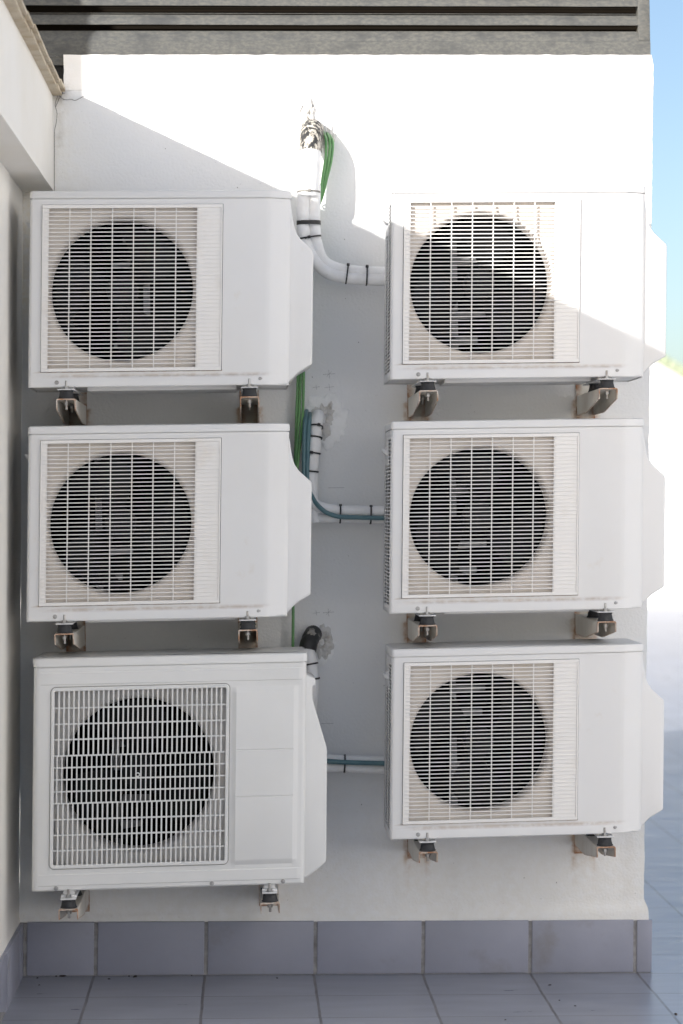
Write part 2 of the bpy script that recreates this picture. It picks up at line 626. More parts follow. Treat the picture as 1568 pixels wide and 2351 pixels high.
    while z < .52:
        mb.box(x0 + .002, x1, y1 - .006, y1 - .001, z, z + .006)
        z += .021
    mb.build('coil', 'dark', root, SH, smooth=False)
    # right side cover
    w = AW
    cov = [(w - .006, .010), (w + .001, .0105), (w + .010, .020), (w + .03, .039), (w + .0655, .060), (w + .0665, .066), (w + .0665, .378), (w + .064, .385), (w + .047, .400),
           (w + .029, .417), (w + .0175, .434), (w + .0105, .455), (w + .006, .480), (w + .002, .508), (w - .006, .510)]
    prism_mesh(cov, .034, .235, .005).build('side_cover', 'casing', root, SH, angle=50)
    for x in (.1055, .6165):
        mb = MB()
        mb.box(x - .024, x + .024, -.024, .31, -.0085, -.0055)
        mb.box(x - .018, x + .018, .012, .28, -.0055, .0028)
        mb.build('foot', 'casing', root, 0, bevel=.001)
    screw(root, .0788, .0135, -.0045, SH)
    screw(root, .646, .0185, -.0035, SH)
    return root


# ---------------- the older larger unit
BW, BH = .766, .627


def unit_b():
    root = empty('air_conditioner', (0, 0, 0), 'x', 'air conditioner', 'white outdoor air conditioner units on the wall')
    r = .02
    arc = lambda a: (r + r * math.cos(rad(a)), r + r * math.sin(rad(a)))
    arcr = lambda a: (BW - .012 + .012 * math.cos(rad(a)), .012 + .012 * math.sin(rad(a)))
    g0, g1, gz0, gz1 = .0507, .549, .062, .571
    prof = [(0, .29)] + [arc(a) for a in (180, 198, 216, 234, 252, 270)]
    xs = [.049, g0 + .004, .15, .25, .35, .45, g1 - .004, .5565, .5585, .5690, .5700, .65, .7290, .7310, .7430, .7450]
    prof += [(x, 0) for x in xs] + [arcr(a) for a in (270, 292, 315, 337, 360)] + [(BW, .29)]
    rows = [0, .004, .0135, .0155, .0445, .0465, .0585, gz0 + .004, .0725, .0745, .2495, .2515, .2535, .3815, .3835, .3855, .545, .5475, .5605, .5625, gz1 - .004, .578, .580, .611, .613, BH]
    mb = MB()

    def off(x, z, y):
        if y > .015:
            return 0
        o = 0
        if .5575 < x < .745 and .0585 < z < .5625:          # raised service panel with sloped borders
            a = min((x - .5575) / .0115, (.744 - x) / .0135, (z - .0585) / .015, (.5615 - z) / .015)
            o -= .009 * min(1, max(0, a))
            if (.5695 < x < .7295) and (abs(z - .2515) < .0005 or abs(z - .3835) < .0005):
                o += .0022
        if .049 <= x <= .7455 and (.0145 < z < .0458 or .579 < z < .612):
            o -= .0022
        if z == 0:
            o += .003
        return o
    for x, y in prof:
        for z in rows:
            mb.v.append((x, y + off(x, z, y), z))
    nz = len(rows)
    for i in range(len(prof) - 1):
        for j in range(nz - 1):
            xm = (prof[i][0] + prof[i + 1][0]) / 2
            zm = (rows[j] + rows[j + 1]) / 2
            if prof[i][1] < .012 and g0 + .004 < xm < g1 - .004 and gz0 + .004 < zm < gz1 - .004:
                continue
            mb.f.append((i * nz + j, (i + 1) * nz + j, (i + 1) * nz + j + 1, i * nz + j + 1))
    mb.box(.01, BW - .006, .012, .285, .003, .006)
    out = [arc(a) for a in (180, 198, 216, 234, 252, 270)] + [arcr(a) for a in (270, 292, 315, 337, 360)] + [(BW, .29), (0, .29)]
    ins = inset(out, .004)
    mb.loops([[(x, y, BH - .004) for x, y in ins], [(x, y, BH + .006) for x, y in ins]], False, False)
    mb.build('casing', 'casing_old', root, SH, angle=25)
    mb = lid_mesh(out, BH + .002, BH + .027, .008, .002)
    mb.box(-.012, .002, .10, .16, BH + .006, BH + .020)
    mb.build('lid', 'casing_old', root, SH)
    # grille: rounded frame
    mb = MB()

    def rrect(x0, x1, z0, z1, r, n=5):
        o = []
        for cx, cz, a0 in ((x1 - r, z0 + r, 270), (x1 - r, z1 - r, 0), (x0 + r, z1 - r, 90), (x0 + r, z0 + r, 180)):
            for k in range(n + 1):
                a = rad(a0 + 90 * k / n)
                o.append((cx + r * math.cos(a), cz + r * math.sin(a)))
        return o
    fo = rrect(g0, g1, gz0, gz1, .013)
    fi = rrect(g0 + .0095, g1 - .0095, gz0 + .0105, gz1 - .0105, .004)
    to = lambda l, y: [(x, y, z) for x, z in l]
    mb.loops([to(fo, .002), to(inset(fo, 0), -.004), to(inset(fo, .002), -.0062), to(inset(fi, -.0015), -.0062), to(fi, -.004), to(fi, .002)], False, False)
    gk = MB()  # dark ring added for the shadow line and grime round the frame
    fo2 = inset(fo, -.0019)
    gk.loops([to(fo2, .001), to(fo2, -.0012), to(inset(fo, -.0002), -.0012), to(inset(fo, -.0002), .001)], False, False)
    gk.build('frame_shade_line', 'tie_grey', root, SH)
    bx0, bx1, bz0, bz1 = g0 + .0085, g1 - .0085, gz0 + .0095, gz1 - .0095
    zr = [.513, .468, .4245, .379, .3455, .312, .2785, .245, .200, .156, .1125]
    for z in zr:
        mb.box(bx0, bx1, -.0025, .004, z - .0019, z + .0019)
    n = 35
    for i in range(1, n):
        x = bx0 + (bx1 - bx0) * i / n
        for za, zb in ((.379, bz1), (bz0, .245)):
            mb.box(x - .0021, x + .0021, -.0045, .0035, za, zb)
        x2 = x - .004
        mb.box(x2 - .0017, x2 + .0017, -.0043, .0033, .245, .379)
    cxr, czr = .294, .321
    mb.loops([[(cxr + rr * math.cos(2 * math.pi * j / 16), y, czr + rr * math.sin(2 * math.pi * j / 16)) for j in range(16)]
              for rr, y in ((.0065, .0), (.0065, -.0055), (.0038, -.0055), (.0038, .0))], False, False)
    mb.build('grille', 'casing_old', root, SH, angle=30)
    mb = shroud_mesh(g0 + .003, g1 - .003, gz0 + .003, gz1 - .003, cxr, czr, .213, .016)
    # clips and embossing behind the bars
    for z in (.548, .525, .502):
        mb.box(.428 + (.548 - z), .505, .010, .0155, z - .003, z + .003)
    mb.box(.058, .066, .006, .0155, .50, .516)
    mb.box(.066, .074, .006, .0155, .155, .20)
    for x in (.15, .22, .43, .46):
        mb.box(x - .002, x + .002, .010, .0155, .072, .09)
    mb.build('fan_shroud', 'shroud_old', root, SH, angle=60)
    fl = (cxr + SH * czr, .034, czr)
    f = fan_mesh(.203, .05, 3, 66).build('fan', 'fan', root, loc=fl, angle=50)
    hub_mesh(.05).build('hub', 'hub', f)
    motor_bracket_mesh(.26).build('motor_bracket', 'zinc', root, loc=fl)
    mb = MB()
    x0, x1, y0, y1, z0, z1 = .014, .555, .035, .262, .008, .62
    mb.quad((x0, y1, z0), (x1, y1, z0), (x1, y1, z1), (x0, y1, z1))
    mb.quad((x0, y0, z0), (x0, y1, z0), (x0, y1, z1), (x0, y0, z1))
    mb.quad((x1, y0, z0), (x1, y1, z0), (x1, y1, z1), (x1, y0, z1))
    mb.quad((x0, y0, z0), (x1, y0, z0), (x1, y1, z0), (x0, y1, z0))
    mb.quad((x0, y0, z1), (x1, y0, z1), (x1, y1, z1), (x0, y1, z1))
    z = .014
    while z < .61:
        mb.box(x0 + .002, x1, y1 - .006, y1 - .001, z, z + .005)
        z += .0175
    mb.build('coil', 'dark', root, SH, smooth=False)
    w = BW
    cov = [(w - .006, .012), (w + .006, .011), (w + .060, .052), (w + .0625, .060), (w + .0615, .372), (w + .060, .382), (w + .0215, .510), (w + .019, .522), (w + .018, .548),
           (w + .020, .556), (w + .027, .558), (w + .0275, .572), (w + .024, .577), (w + .002, .588), (w - .006, .590)]
    prism_mesh(cov, .03, .23, .004).build('side_cover', 'casing_old', root, SH, angle=50)
    for x in (.105, .668):
        mb = MB()
        mb.box(x - .0215, x + .0215, -.026, .31, -.022, -.019)
        mb.box(x - .0215, x + .0215, -.002, .29, -.019, -.012)
        mb.box(x - .016, x + .016, .01, .28, -.012, .0028)
        mb.build('foot', 'casing', root, 0, bevel=.001)
    screw(root, .0695, .0075, -.001, SH)
    screw(root, .505, .008, -.001, SH)
    screw(root, .7055, .008, -.001, SH)
    return root


YF = -.42
proto = unit_a()
units = {}
spec = [  # key, bottom-left pixel, scale, fan angle, label
    ('LT', (65, 890.5), 1.003, 76, 'white fully shaded AC unit topping the left column, touching the side wall overhang'),
    ('LM', (61, 1428), 1.003, 20, 'white AC unit directly above the larger vertical-barred unit in the left column'),
    ('RT', (886, 871.4), 1.007, 50, 'white AC unit with a slanting sunlight edge across its grille'),
    ('RM', (884, 1409), 1.003, 38, 'white AC unit in even shade, in the middle of the right column'),
    ('RB', (884.5, 1928), .997, 100, 'white AC unit lowest in the right column, above bare rust-streaked wall'),
]
ref_front = {'RT': 901, 'RM': 899.6, 'RB': 901}
for k, px, s, fa, lab in spec:
    o = proto if k == 'LT' else copy_tree(proto)
    p = W(px[0], px[1], YF)
    o.location = p
    if k[0] == 'R':
        p = W(ref_front[k], px[1], YF)
        o.location = (p.x - .006 * s, YF, p.z)
    o.scale = (s, s, {'LT': 1.001, 'LM': .993, 'RT': 1.0, 'RM': .99, 'RB': .98}[k])
    o['label'] = lab
    units[k] = o
    for ch in o.children:
        if ch.name.startswith('fan') and not ch.name.startswith('fan_'):
            ch.rotation_euler = (0, rad(fa), 0)
        if ch.name.startswith('motor_bracket'):
            ch.rotation_euler = (0, math.pi if k == 'LT' else 0, 0)
ub = unit_b()
ub.location = W(71, 2047.5, YF)
ub['label'] = 'larger greyish AC unit with vertical grille bars and a raised side panel'
units['LB'] = ub
for ch in ub.children:
    if ch.name.startswith('fan') and not ch.name.startswith('fan_'):
        ch.rotation_euler = (0, rad(35), 0)


# ------------------------------------------------------------------ wall brackets
def bracket_arm(L):
    """inverted channel from the wall plate (y=0) out to y=-L, top web at z=0"""
    mb = MB()
    t, w = .0028, .027
    ny = 14
    ls = []
    rust = []
    ysl = [-.003 - (L - .010) * i / ny for i in range(ny + 1)] + [-L + .003, -L]
    for y in ysl:
        f = max(0, min(1, (y + L) / (L * .55)))
        if y < -L + .001:
            h = .020
        else:
            h = .030 + (.060 - .030) * f
        r = .004
        o = [(-w, -h), (-w, -h + .0045), (-w, -r), (-w + r * .3, -r * .3), (-w + r, 0), (w - r, 0), (w - r * .3, -r * .3), (w, -r), (w, -h + .0045), (w, -h),
             (w - t, -h), (w - t, -h + .0045), (w - t, -r - t), (w - t - r * .4, -t - r * .2), (-w + t + r * .4, -t - r * .2), (-w + t, -r - t), (-w + t, -h + .0045), (-w + t, -h)]
        ls.append([(x, y, z) for x, z in o])
        for x, z in o:
            e = max(1.25 - (y + L) / .011, 0)
            e = max(e, (1 - (z + h) / .0045) * .8)
            rust.append(min(1, max(0, e)) * .9)
    mb.loops(ls)
    return mb, rust


def make_bracket(L, stack, foot_z):
    root = empty('wall_bracket', (0, 0, 0), 'x', 'bracket', 'steel wall brackets under the air conditioners')
    mb, rust = bracket_arm(L)
    mb.build('arm', 'bracket', root, attrs={'rust': rust}, angle=30)
    mb = MB()
    gx = [-.029 + .058 * i / 8 for i in range(9)]
    gz = [-.085 + .135 * i / 16 for i in range(17)]
    rr = []
    for z in gz:
        for x in gx:
            mb.v.append((x, -.004, z))
            d = min(x + .029, .029 - x, z + .085)
            rr.append(min(1, max(0, 1.15 - d / .019)))
    for j in range(16):
        for i in range(8):
            a = j * 9 + i
            mb.f.append((a, a + 1, a + 10, a + 9))
    k = len(mb.v)
    for (x0, x1, z0, z1) in ((-.029, -.0285, -.085, .05), (.0285, .029, -.085, .05), (-.0285, .0285, -.0855, -.085)):
        k = len(mb.v)
        mb.box(x0, x1, -.004, 0, z0, z1)
        rr += [1.0] * 8
    mb.build('wall_plate', 'bracket', root, attrs={'rust': rr}, smooth=False)
    for y in (-L + .026, -L + .235):
        mb = MB()
        mb.loops([[(r * math.cos(2 * math.pi * j / 20), y + r * math.sin(2 * math.pi * j / 20), z) for j in range(20)]
                  for r, z in ((.0235, .0005), (.0235, .003), (.0215, .0045), (.0185, stack - .005), (.020, stack - .003), (.020, stack - .0003))])
        mb.build('rubber_mount', 'rubber', root, angle=30)
        mb = MB()
        top = stack + foot_z
        ls = []
        for r, z, hexed in ((.003, -.030, 0), (.0036, -.029, 0), (.0036, -.0172, 0), (.0072, -.017, 1), (.0072, -.0109, 1), (.0095, -.0107, 0), (.0095, -.0093, 0), (.0036, -.0092, 0),
                            (.0036, top, 0), (.0105, top + .0003, 0), (.0105, top + .0016, 0), (.0076, top + .0018, 1), (.0076, top + .0085, 1), (.0036, top + .0087, 0), (.0036, top + .023, 0), (.003, top + .024, 0)):
            ls.append([(r * (.87 if hexed and j % 2 else 1) * math.cos(math.pi * j / 6), y + r * (.87 if hexed and j % 2 else 1) * math.sin(math.pi * j / 6), z) for j in range(12)])
        mb.loops(ls)
        mb.build('bolt', 'steel', root, angle=30)
    return root


LBR = .452
br_a = make_bracket(LBR, .0245, .0032)
br_b = make_bracket(LBR, .0245, .0032)
first = {'a': True, 'b': True}
where = {'LT': 'top left AC unit', 'LM': 'middle left AC unit', 'LB': 'vertical-barred AC unit', 'RT': 'half sunlit AC unit',
         'RM': 'middle right AC unit', 'RB': 'bottom right AC unit'}
adj = {('LT', 0): 'shadowed cream steel', ('LT', 1): 'rust-edged cream steel', ('LM', 0): 'cream steel', ('LM', 1): 'narrow-looking cream steel',
       ('LB', 0): 'low cream steel', ('LB', 1): 'low cream steel', ('RT', 0): 'rusty cream steel', ('RT', 1): 'rusty wide-looking cream steel', ('RM', 0): 'rusty steel',
       ('RM', 1): 'rusty steel', ('RB', 0): 'rust-streaked steel', ('RB', 1): 'rust-streaked steel'}
rust_spots = []
for k, o in units.items():
    b = k == 'LB'
    s = o.scale[0]
    for i, fx in enumerate((.105, .668) if b else (.1055, .6165)):
        src = br_b if b else br_a
        kk = 'b' if b else 'a'
        q = src if first[kk] else copy_tree(src)
        first[kk] = False
        dz = (-.022 if b else -.0085) * s
        # channel web sits one rubber mount below the foot
        q.location = (o.location.x + fx * s, 0, o.location.z + dz - .0245)
        q['label'] = '%s bracket under the %s end of the %s' % (adj[(k, i)], ('left', 'right')[i], where[k])
        rust_spots.append((q.location.x, q.location.z - .085, k))

# ------------------------------------------------------------------ back wall
FA, FB = .0155, -.0281           # floor: z = FA + FB * x


def fz(x):
    return FA + FB * x


wall = empty('rendered_wall', W(784, 2100, 0), 'rough white rendered wall carrying six outdoor AC units, stained at its corners', 'wall')
wall_loc = wall.location.copy()


def wall_grid():
    NX, NZ = 210, 300
    vs = []
    rust = []
    dirt = []
    cream = []
    idx = {}
    ztop = W(784, 126, 0).z
    zbot = .05
    pts = {'crack': [W(u, v, 0) for u, v in ((128, 205), (131, 225), (126, 245), (133, 262), (129, 290), (136, 235), (150, 228), (168, 229), (192, 221))]}
    for j in range(NZ + 1):
        t = j / NZ
        z = zbot + (ztop - zbot) * t
        v = 2330 + (126 - 2330) * t
        # left / right edges, leaning
        vv = 2085 + (127 - 2085) * (z - W(1478, 2085, 0).z) / (W(1500, 127, 0).z - W(1478, 2085, 0).z)
        ue = 1478 + (1500 - 1478) * (2085 - vv) / (2085 - 127)
        xr = W(ue, vv, 0).x
        xr += .0022 * noise.noise(Vector((3.1, 0, z * 14))) + .0015 * noise.noise(Vector((9.1, 0, z * 45)))
        if vv < 150:
            xr -= .006 * (150 - vv) / 24
        fl = ss(.235, .200, z) if z < .24 else 0
        fl = 1 - ss(.165, .205, z)
        xr += .013 * fl
        xl = -.72
        if vv < 203:
            xl = W(146, vv, 0).x + .003 * noise.noise(Vector((1.1, 5, z * 40)))
        for i in range(NX + 1):
            s = i / NX
            x = xl + (xr - xl) * s
            y = -.0095 * fl - .0016 * noise.noise(Vector((x * 3, z * 3, 1))) - .0007 * noise.noise(Vector((x * 14, z * 14, 4)))
            zz = z
            if j == NZ:
                zz += .002 * noise.noise(Vector((x * 25, 7, 2)))
            vs.append((x, y, zz))
            # stains and tints
            rv = 0
            for rx, rz, kk in rust_spots:
                if kk in ('RT', 'RM', 'RB', 'LT'):
                    dx = (x - rx)
                    if abs(dx) < .06 and -.12 < zz - rz < .07:
                        side = max(math.exp(-((abs(dx) - .03) / .009) ** 2), .35 * math.exp(-(dx / .03) ** 2))
                        below = math.exp((zz - rz) / .035) if zz < rz else 1
                        rv = max(rv, side * below * .95)
            if zz > 2.2 and xr - x < .06:
                rv = max(rv, .7 * math.exp(-(xr - x) / .018) * ss(2.25, 2.5, zz) * (.6 + .6 * noise.noise(Vector((2, 3, zz * 18)))))
            rust.append(max(0, rv))
            d = 0
            c0 = pts['crack'][0]
            dd = math.hypot((x - c0.x - .006) / 1.0, (zz - c0.z + .012) / 1.6)
            d = max(d, .9 * math.exp(-(dd / .022) ** 2))
            if x < c0.x + .022 and c0.z - .17 < zz < c0.z + .01:
                d = max(d, .45 * math.exp(-((x - c0.x - .008) / .012) ** 2) * (.5 + noise.noise(Vector((x * 30, 3, zz * 40)))))
            e0 = W(1496, 205, 0)
            d = max(d, .75 * math.exp(-((x - e0.x) / .012) ** 2 - ((zz - e0.z) / .028) ** 2))
            # dirt line over the skirting
            d = max(d, .10 * math.exp(-((zz - .205 - .006 * noise.noise(Vector((x * 9, 2, 1)))) / .004) ** 2) * ss(.5, -.4, x))
            st = noise.noise(Vector((x * 22, zz * 1.3, 7)))
            if zz < .62:
                d = max(d, .10 * max(0, st) * ss(.62, .3, zz))
            dirt.append(max(0, d))
            cr = .28 * (1 - ss(.15, .75, zz)) + .45 * math.exp(-(x + .55) / .05) * ss(1.9, 2.3, zz) + .4 * math.exp(-((x - e0.x) / .03) ** 2) * ss(2.0, 2.4, zz)  # low down, warm light bounced off the floor is tinted into the colour
            cream.append(min(1, max(0, cr)))
    mb = MB()
    mb.v = [(x - wall_loc.x, y - wall_loc.y, z - wall_loc.z) for x, y, z in vs]
    n = NX + 1
    for j in range(NZ):
        for i in range(NX):
            a = j * n + i
            mb.f.append((a, a + 1, a + n + 1, a + n))
    # right flank, going 6 m back
    k = len(mb.v)
    fl = []
    for j in range(NZ + 1):
        x, y, z = mb.v[j * n + NX]
        fl.append((x, 6.2, z))
    mb.v += fl
    for j in range(NZ):
        mb.f.append((j * n + NX, k + j, k + j + 1, (j + 1) * n + NX))
    zt = mb.v[NZ * n][2]
    xa, xb = mb.v[NZ * n][0], mb.v[NZ * n + NX][0]
    k2 = len(mb.v)
    mb.v += [(xa - .6, 0.02, zt - .001), (xb, .0, zt - .001), (xb, 6.2, zt - .001), (xa - .6, 6.2, zt - .001)]
    mb.f.append((k2, k2 + 1, k2 + 2, k2 + 3))
    m2 = len(mb.v) - len(vs)
    o = mb.build('render_coat', 'plaster', wall, attrs={'rust': rust + [0] * m2, 'dirt': dirt + [0] * m2, 'cream': cream + [0] * m2}, angle=50)
    return o


wall_grid()


def wl(u, v, y=0.0):
    return W(u, v, y) - wall_loc


# black block giving the notch beside the coping its shade by colour
a, b = wl(100, 215), wl(160, 115)
MB().box(a.x, b.x, .03, .12, a.z - .02, b.z).build('gap_shade_block', 'gap_shade', wall)


# cracks and pencil marks
def crack(pts, w, m, name, y=-.0026):
    mb = MB()
    for p, q in zip(pts, pts[1:]):
        a, b = wl(*p), wl(*q)
        d = (b - a)
        d.y = 0
        nrm = Vector((-d.z, 0, d.x)).normalized() * w
        k = len(mb.v)
        for c in (a - nrm * .8, a + nrm, b + nrm, b - nrm * .8):
            mb.v.append((c.x, y, c.z))
        mb.f.append((k, k + 1, k + 2, k + 3))
    return mb


mb = MB()


def join(m1, m2):
    k = len(m1.v)
    m1.v += m2.v
    m1.f += [tuple(k + i for i in f) for f in m2.f]


for c in ([(129, 203), (133, 222), (127, 240), (131, 262), (126, 300), (125, 440)], [(131, 216), (140, 224), (146, 229), (160, 229), (175, 231), (192, 221)],
          [(146, 205), (141, 219), (133, 232), (128, 246)], [(138, 222), (141, 214), (149, 216)]):
    fine = []
    for p, q in zip(c, c[1:]):
        for t in (0, .33, .66):
            fine.append((p[0] + (q[0] - p[0]) * t + random.uniform(-1, 1), p[1] + (q[1] - p[1]) * t + random.uniform(-1, 1)))
    fine.append(c[-1])
    join(mb, crack(fine, .0007, 'speck', 'crack'))
random.seed(3)
for _ in range(26):
    u, v = random.gauss(710, 9), random.uniform(230, 300)
    c = [(u, v)]
    for _k in range(random.randint(2, 4)):
        c.append((c[-1][0] + random.uniform(-4, 3), c[-1][1] + random.uniform(2, 7)))
    join(mb, crack(c, random.choice((.0006, .0009, .0016)), 'speck', 'crack', -.0034 - .0001 * _))
mb.build('crack', 'speck', wall, smooth=False)
mb = MB()
for u, v, s in ((755.5, 859, 14), (726, 889, 8), (756, 889, 11), (726, 1407, 8), (754, 1406, 13)):
    join(mb, crack([(u - s, v + 1), (u + s, v - 1)], .0006, 'pencil', 'p'))
    join(mb, crack([(u - 1, v - s * .7), (u + 1, v + s * .7)], .0006, 'pencil', 'p', -.0030))
    if s > 12:
        join(mb, crack([(u - s * .4, v + s * .4), (u + s * .4, v - s * .4)], .0005, 'pencil', 'p', -.0034))
for u, v, s in ((772, 1120, 18), (755, 1164, 6), (752, 1661, 14)):
    join(mb, crack([(u - s, v), (u + s, v - .5)], .0006, 'pencil', 'p'))
mb.build('pencil_mark', 'pencil', wall, smooth=False)
mb = MB()
for _ in range(110):
    u, v = random.uniform(130, 1490), random.uniform(140, 2090)
    r = random.choice((.0006, .0008, .001, .0016))
    p = wl(u, v)
    k = len(mb.v)
    n = 6
    for j in range(n):
        aa = 2 * math.pi * j / n
        rr = r * random.uniform(.5, 1.3)
        mb.v.append((p.x + rr * math.cos(aa), -.0028, p.z + rr * 1.3 * math.sin(aa)))
    mb.f.append(tuple(range(k, k + n)))
mb.build('dirt_speck', 'tie_grey', wall, smooth=False)


# torn plaster round the pipe holes
def patch(u, v, ru, rv, name, seed, rough, hole, height=.005, m='patch', irr_k=1.0):
    c = wl(u, v)
    mb = MB()
    dirt = []
    nr, na = 22, 80
    for i in range(nr + 1):
        f = i / nr
        for j in range(na):
            a = 2 * math.pi * j / na
            irr = 1 + irr_k * (.26 * noise.noise(Vector((math.cos(a) * 1.7 + seed, math.sin(a) * 1.7, seed))) + .22 * noise.noise(Vector((math.cos(a) * 4 + seed, math.sin(a) * 4, seed))))
            x = c.x + ru / 763 * f * math.cos(a) * irr
            z = c.z + rv / 763 * f * math.sin(a) * irr
            hgt = height * math.sin(math.pi * min(1, f * 1.0)) + rough * (noise.noise(Vector((x * 60, z * 60, seed))) + .6 * noise.noise(Vector((x * 150, z * 150, seed)))) * (1 - f ** 4)
            y = -.0024 - max(0, hgt) if f < 1 else .001
            if f < hole:
                y = -.0022
            mb.v.append((x, y, z))
            q = noise.noise(Vector((x * 40 + 5, z * 40, seed + 3)))
            dirt.append(min(1, max(0, (hole - f) * 8 if f < hole else 0) + max(0, q) * .75 * (1 - ss(.3, .8, f))))
    for i in range(nr):
        for j in range(na):
            mb.f.append((i * na + j, i * na + (j + 1) % na, (i + 1) * na + (j + 1) % na, (i + 1) * na + j))
    return mb.build(name, m, wall, attrs={'dirt': dirt}, angle=80)


patch(712, 262, 13, 34, 'torn_plaster', 2.3, .006, .1, irr_k=2.2)
patch(706, 285, 16, 14, 'torn_plaster', 6.3, .006, .1, irr_k=2.2)
patch(753, 322, 15, 30, 'torn_plaster', 5.3, .005, .12, irr_k=1.6)
patch(746, 966, 50, 62, 'plaster_smear', 8.1, .0012, 0, height=.003, m='smear', irr_k=1.2)
patch(743, 962, 31, 40, 'plaster_patch', 3.6, .007, .2, height=.009, irr_k=1.3)
patch(739, 1474, 25, 38, 'plaster_patch', 4.4, .007, .2, height=.008, irr_k=1.1)
patch(741, 1482, 27, 46, 'plaster_smear', 9.4, .001, 0, height=.0024, m='smear', irr_k=1.3)

# skirting tiles and the grout behind them
ske = [W(u, 2180, 0).x for u in (57, 219, 471.5, 722, 969, 1214, 1454.5, 1493)]
TH = .1605
mb = MB()
k = len(mb.v)
x0, x1 = ske[0] - .05, ske[-1] - .003
for y in (-.0132, 0.02):
    mb.v += [(x0 - wall_loc.x, y, fz(x0) - wall_loc.z - .02), (x1 - wall_loc.x, y, fz(x1) - wall_loc.z - .02),
             (x1 - wall_loc.x, y, fz(x1) - wall_loc.z + TH - .002), (x0 - wall_loc.x, y, fz(x0) - wall_loc.z + TH - .002)]
mb.f += [(0, 1, 2, 3), (3, 2, 6, 7), (1, 5, 6, 2)]
mb.build('grout', 'grout', wall)
for i in range(7):
    a, b = ske[i] + .0055, ske[i + 1] - .0055
    if i == 6:
        b += .0055
    mb = MB()
    ln = TH * SH
    r1 = [random.uniform(-.0012, .0012) for _ in range(2)]
    base = [(a, fz(a) + .002), (b, fz(b) + .002), (b + ln, fz(b) + TH + r1[0]), (a + ln, fz(a) + TH + r1[1])]
    mb.loops([[(x - wall_loc.x, y, z - wall_loc.z) for x, z in inset(base, d)] for d, y in ((0, .0), (0, -.0145), (.0006, -.0160), (.0015, -.0165))])
    mb.build('skirting_tile', 'tile', wall, angle=40)
# last tile turns the corner along the flank
xr = ske[-1]
mb = MB()
for q in range(8):
    y0 = -.010 + q * .33
    mb.box(xr - wall_loc.x - .012, xr - wall_loc.x + .001, y0, y0 + .322, fz(xr) - wall_loc.z + .002, fz(xr) - wall_loc.z + TH - .003)
mb.build('side_skirting', 'tile', wall)

# ------------------------------------------------------------------ metal louvre above the wall
lv = empty('metal_louver', W(784, 100, .02), 'weathered grey metal louvre of horizontal slats above the white wall', 'louvre')
LL = lv.location.copy()
xL, xR, xE = -1.1, W(1465, 60, .02).x, W(1492, 60, .02).x


def zz_(v):
    return W(784, v, .02).z - LL.z


def slat(v0, v1, name='slat'):
    za, zb = zz_(v1), zz_(v0)
    zm = za + (zb - za) * .5
    pr = [(.020, za), (.020, zm), (.036, zb), (.040, zb - .0015), (.024, zm), (.024, za)]
    mb = MB()
    xs = [xL + (xR - xL) * i / 60 for i in range(61)]
    mb.loops([[(x - LL.x, y - LL.y + .0012 * noise.noise(Vector((x * 9, z * 30, 3))), z + .0008 * noise.noise(Vector((x * 6, 0, z * 9)))) for y, z in pr] for x in xs])
    mb.build(name, 'louver', lv, angle=50)


for v0, v1 in ((32, 57), (-8, 13.5), (-48, -25), (-88, -65), (-128, -105)):
    slat(v0, v1)
mb = MB()
pr = [(.0165, zz_(150)), (.0165, zz_(96)), (.019, zz_(94.5)), (.021, zz_(86)), (.034, zz_(70)), (.05, zz_(70)), (.05, zz_(150))]
xs = [xL + (xE - xL) * i / 80 for i in range(81)]
mb.loops([[(x - LL.x, y - LL.y + .001 * noise.noise(Vector((x * 9, z * 30, 3))), z) for y, z in pr] for x in xs])
mb.build('sill_rail', 'louver', lv, angle=30)
MB().box(xR - LL.x, xE - LL.x, .018 - LL.y, .06 - LL.y, zz_(93), zz_(-160)).build('side_post', 'louver', lv, bevel=.002)
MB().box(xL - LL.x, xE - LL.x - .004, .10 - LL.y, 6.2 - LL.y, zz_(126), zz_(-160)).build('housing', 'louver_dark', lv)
mb = MB()
for v in (62, 21, -18):
    mb.tube([(xL - LL.x, .045 - LL.y, zz_(v + 6.5)), (xR - LL.x, .045 - LL.y, zz_(v + 6.5))], .0012, 6)
mb.build('wire', 'louver', lv)

# ------------------------------------------------------------------ left side wall with overhanging upper part
lw = empty('side_wall', (-.65, 0, 0), 'cream white side wall at left with overhanging upper part and tile coping', 'wall')
YE = -3.3
xb_ = W(124, 440, 0).x                 # overhang face at the back wall
zb_ = W(118, 441, 0).z                 # soffit height
ztp = W(150, 203, 0).z                 # top of coping
xf = W(0, 265, -1.4).x
kx = (xf - xb_) / -1.4                 # slight skew of the face
ln = SH


def face_x(y, z):
    return xb_ + kx * y + (z - zb_) * .006


mb = MB()
ny, nz2 = 60, 14
zc = ztp - .022
for j in range(nz2 + 1):
    for i in range(ny + 1):
        y = .0 + YE * (i / ny) ** 1.4
        z = zb_ + (zc - zb_) * j / nz2
        mb.v.append((face_x(y, z) + .65 + .0015 * noise.noise(Vector((y * 4, z * 4, 2))), y, z))
for j in range(nz2):
    for i in range(ny):
        a = j * (ny + 1) + i
        mb.f.append((a, a + 1, a + ny + 2, a + ny + 1))
k = len(mb.v)
xw = -3.2 + .65
bl = [(face_x(0, zb_) + .65, 0, zb_), (face_x(YE, zb_) + .65, YE, zb_), (xw, YE, zb_), (xw, .0, zb_)]
tp = [(face_x(0, zc) + .65, 0, zc), (face_x(YE, zc) + .65, YE, zc), (xw, YE, zc), (xw, .0, zc)]
mb.v += bl + tp
mb.f += [(k, k + 1, k + 2, k + 3), (k + 4, k + 5, k + 6, k + 7), (k + 1, k + 2, k + 6, k + 5), (k + 2, k + 3, k + 7, k + 6), (k, k + 3, k + 7, k + 4)]
mb.build('upper_wall', 'plaster_left', lw, angle=30)
# lower wall
mb = MB()
zlo = -.1


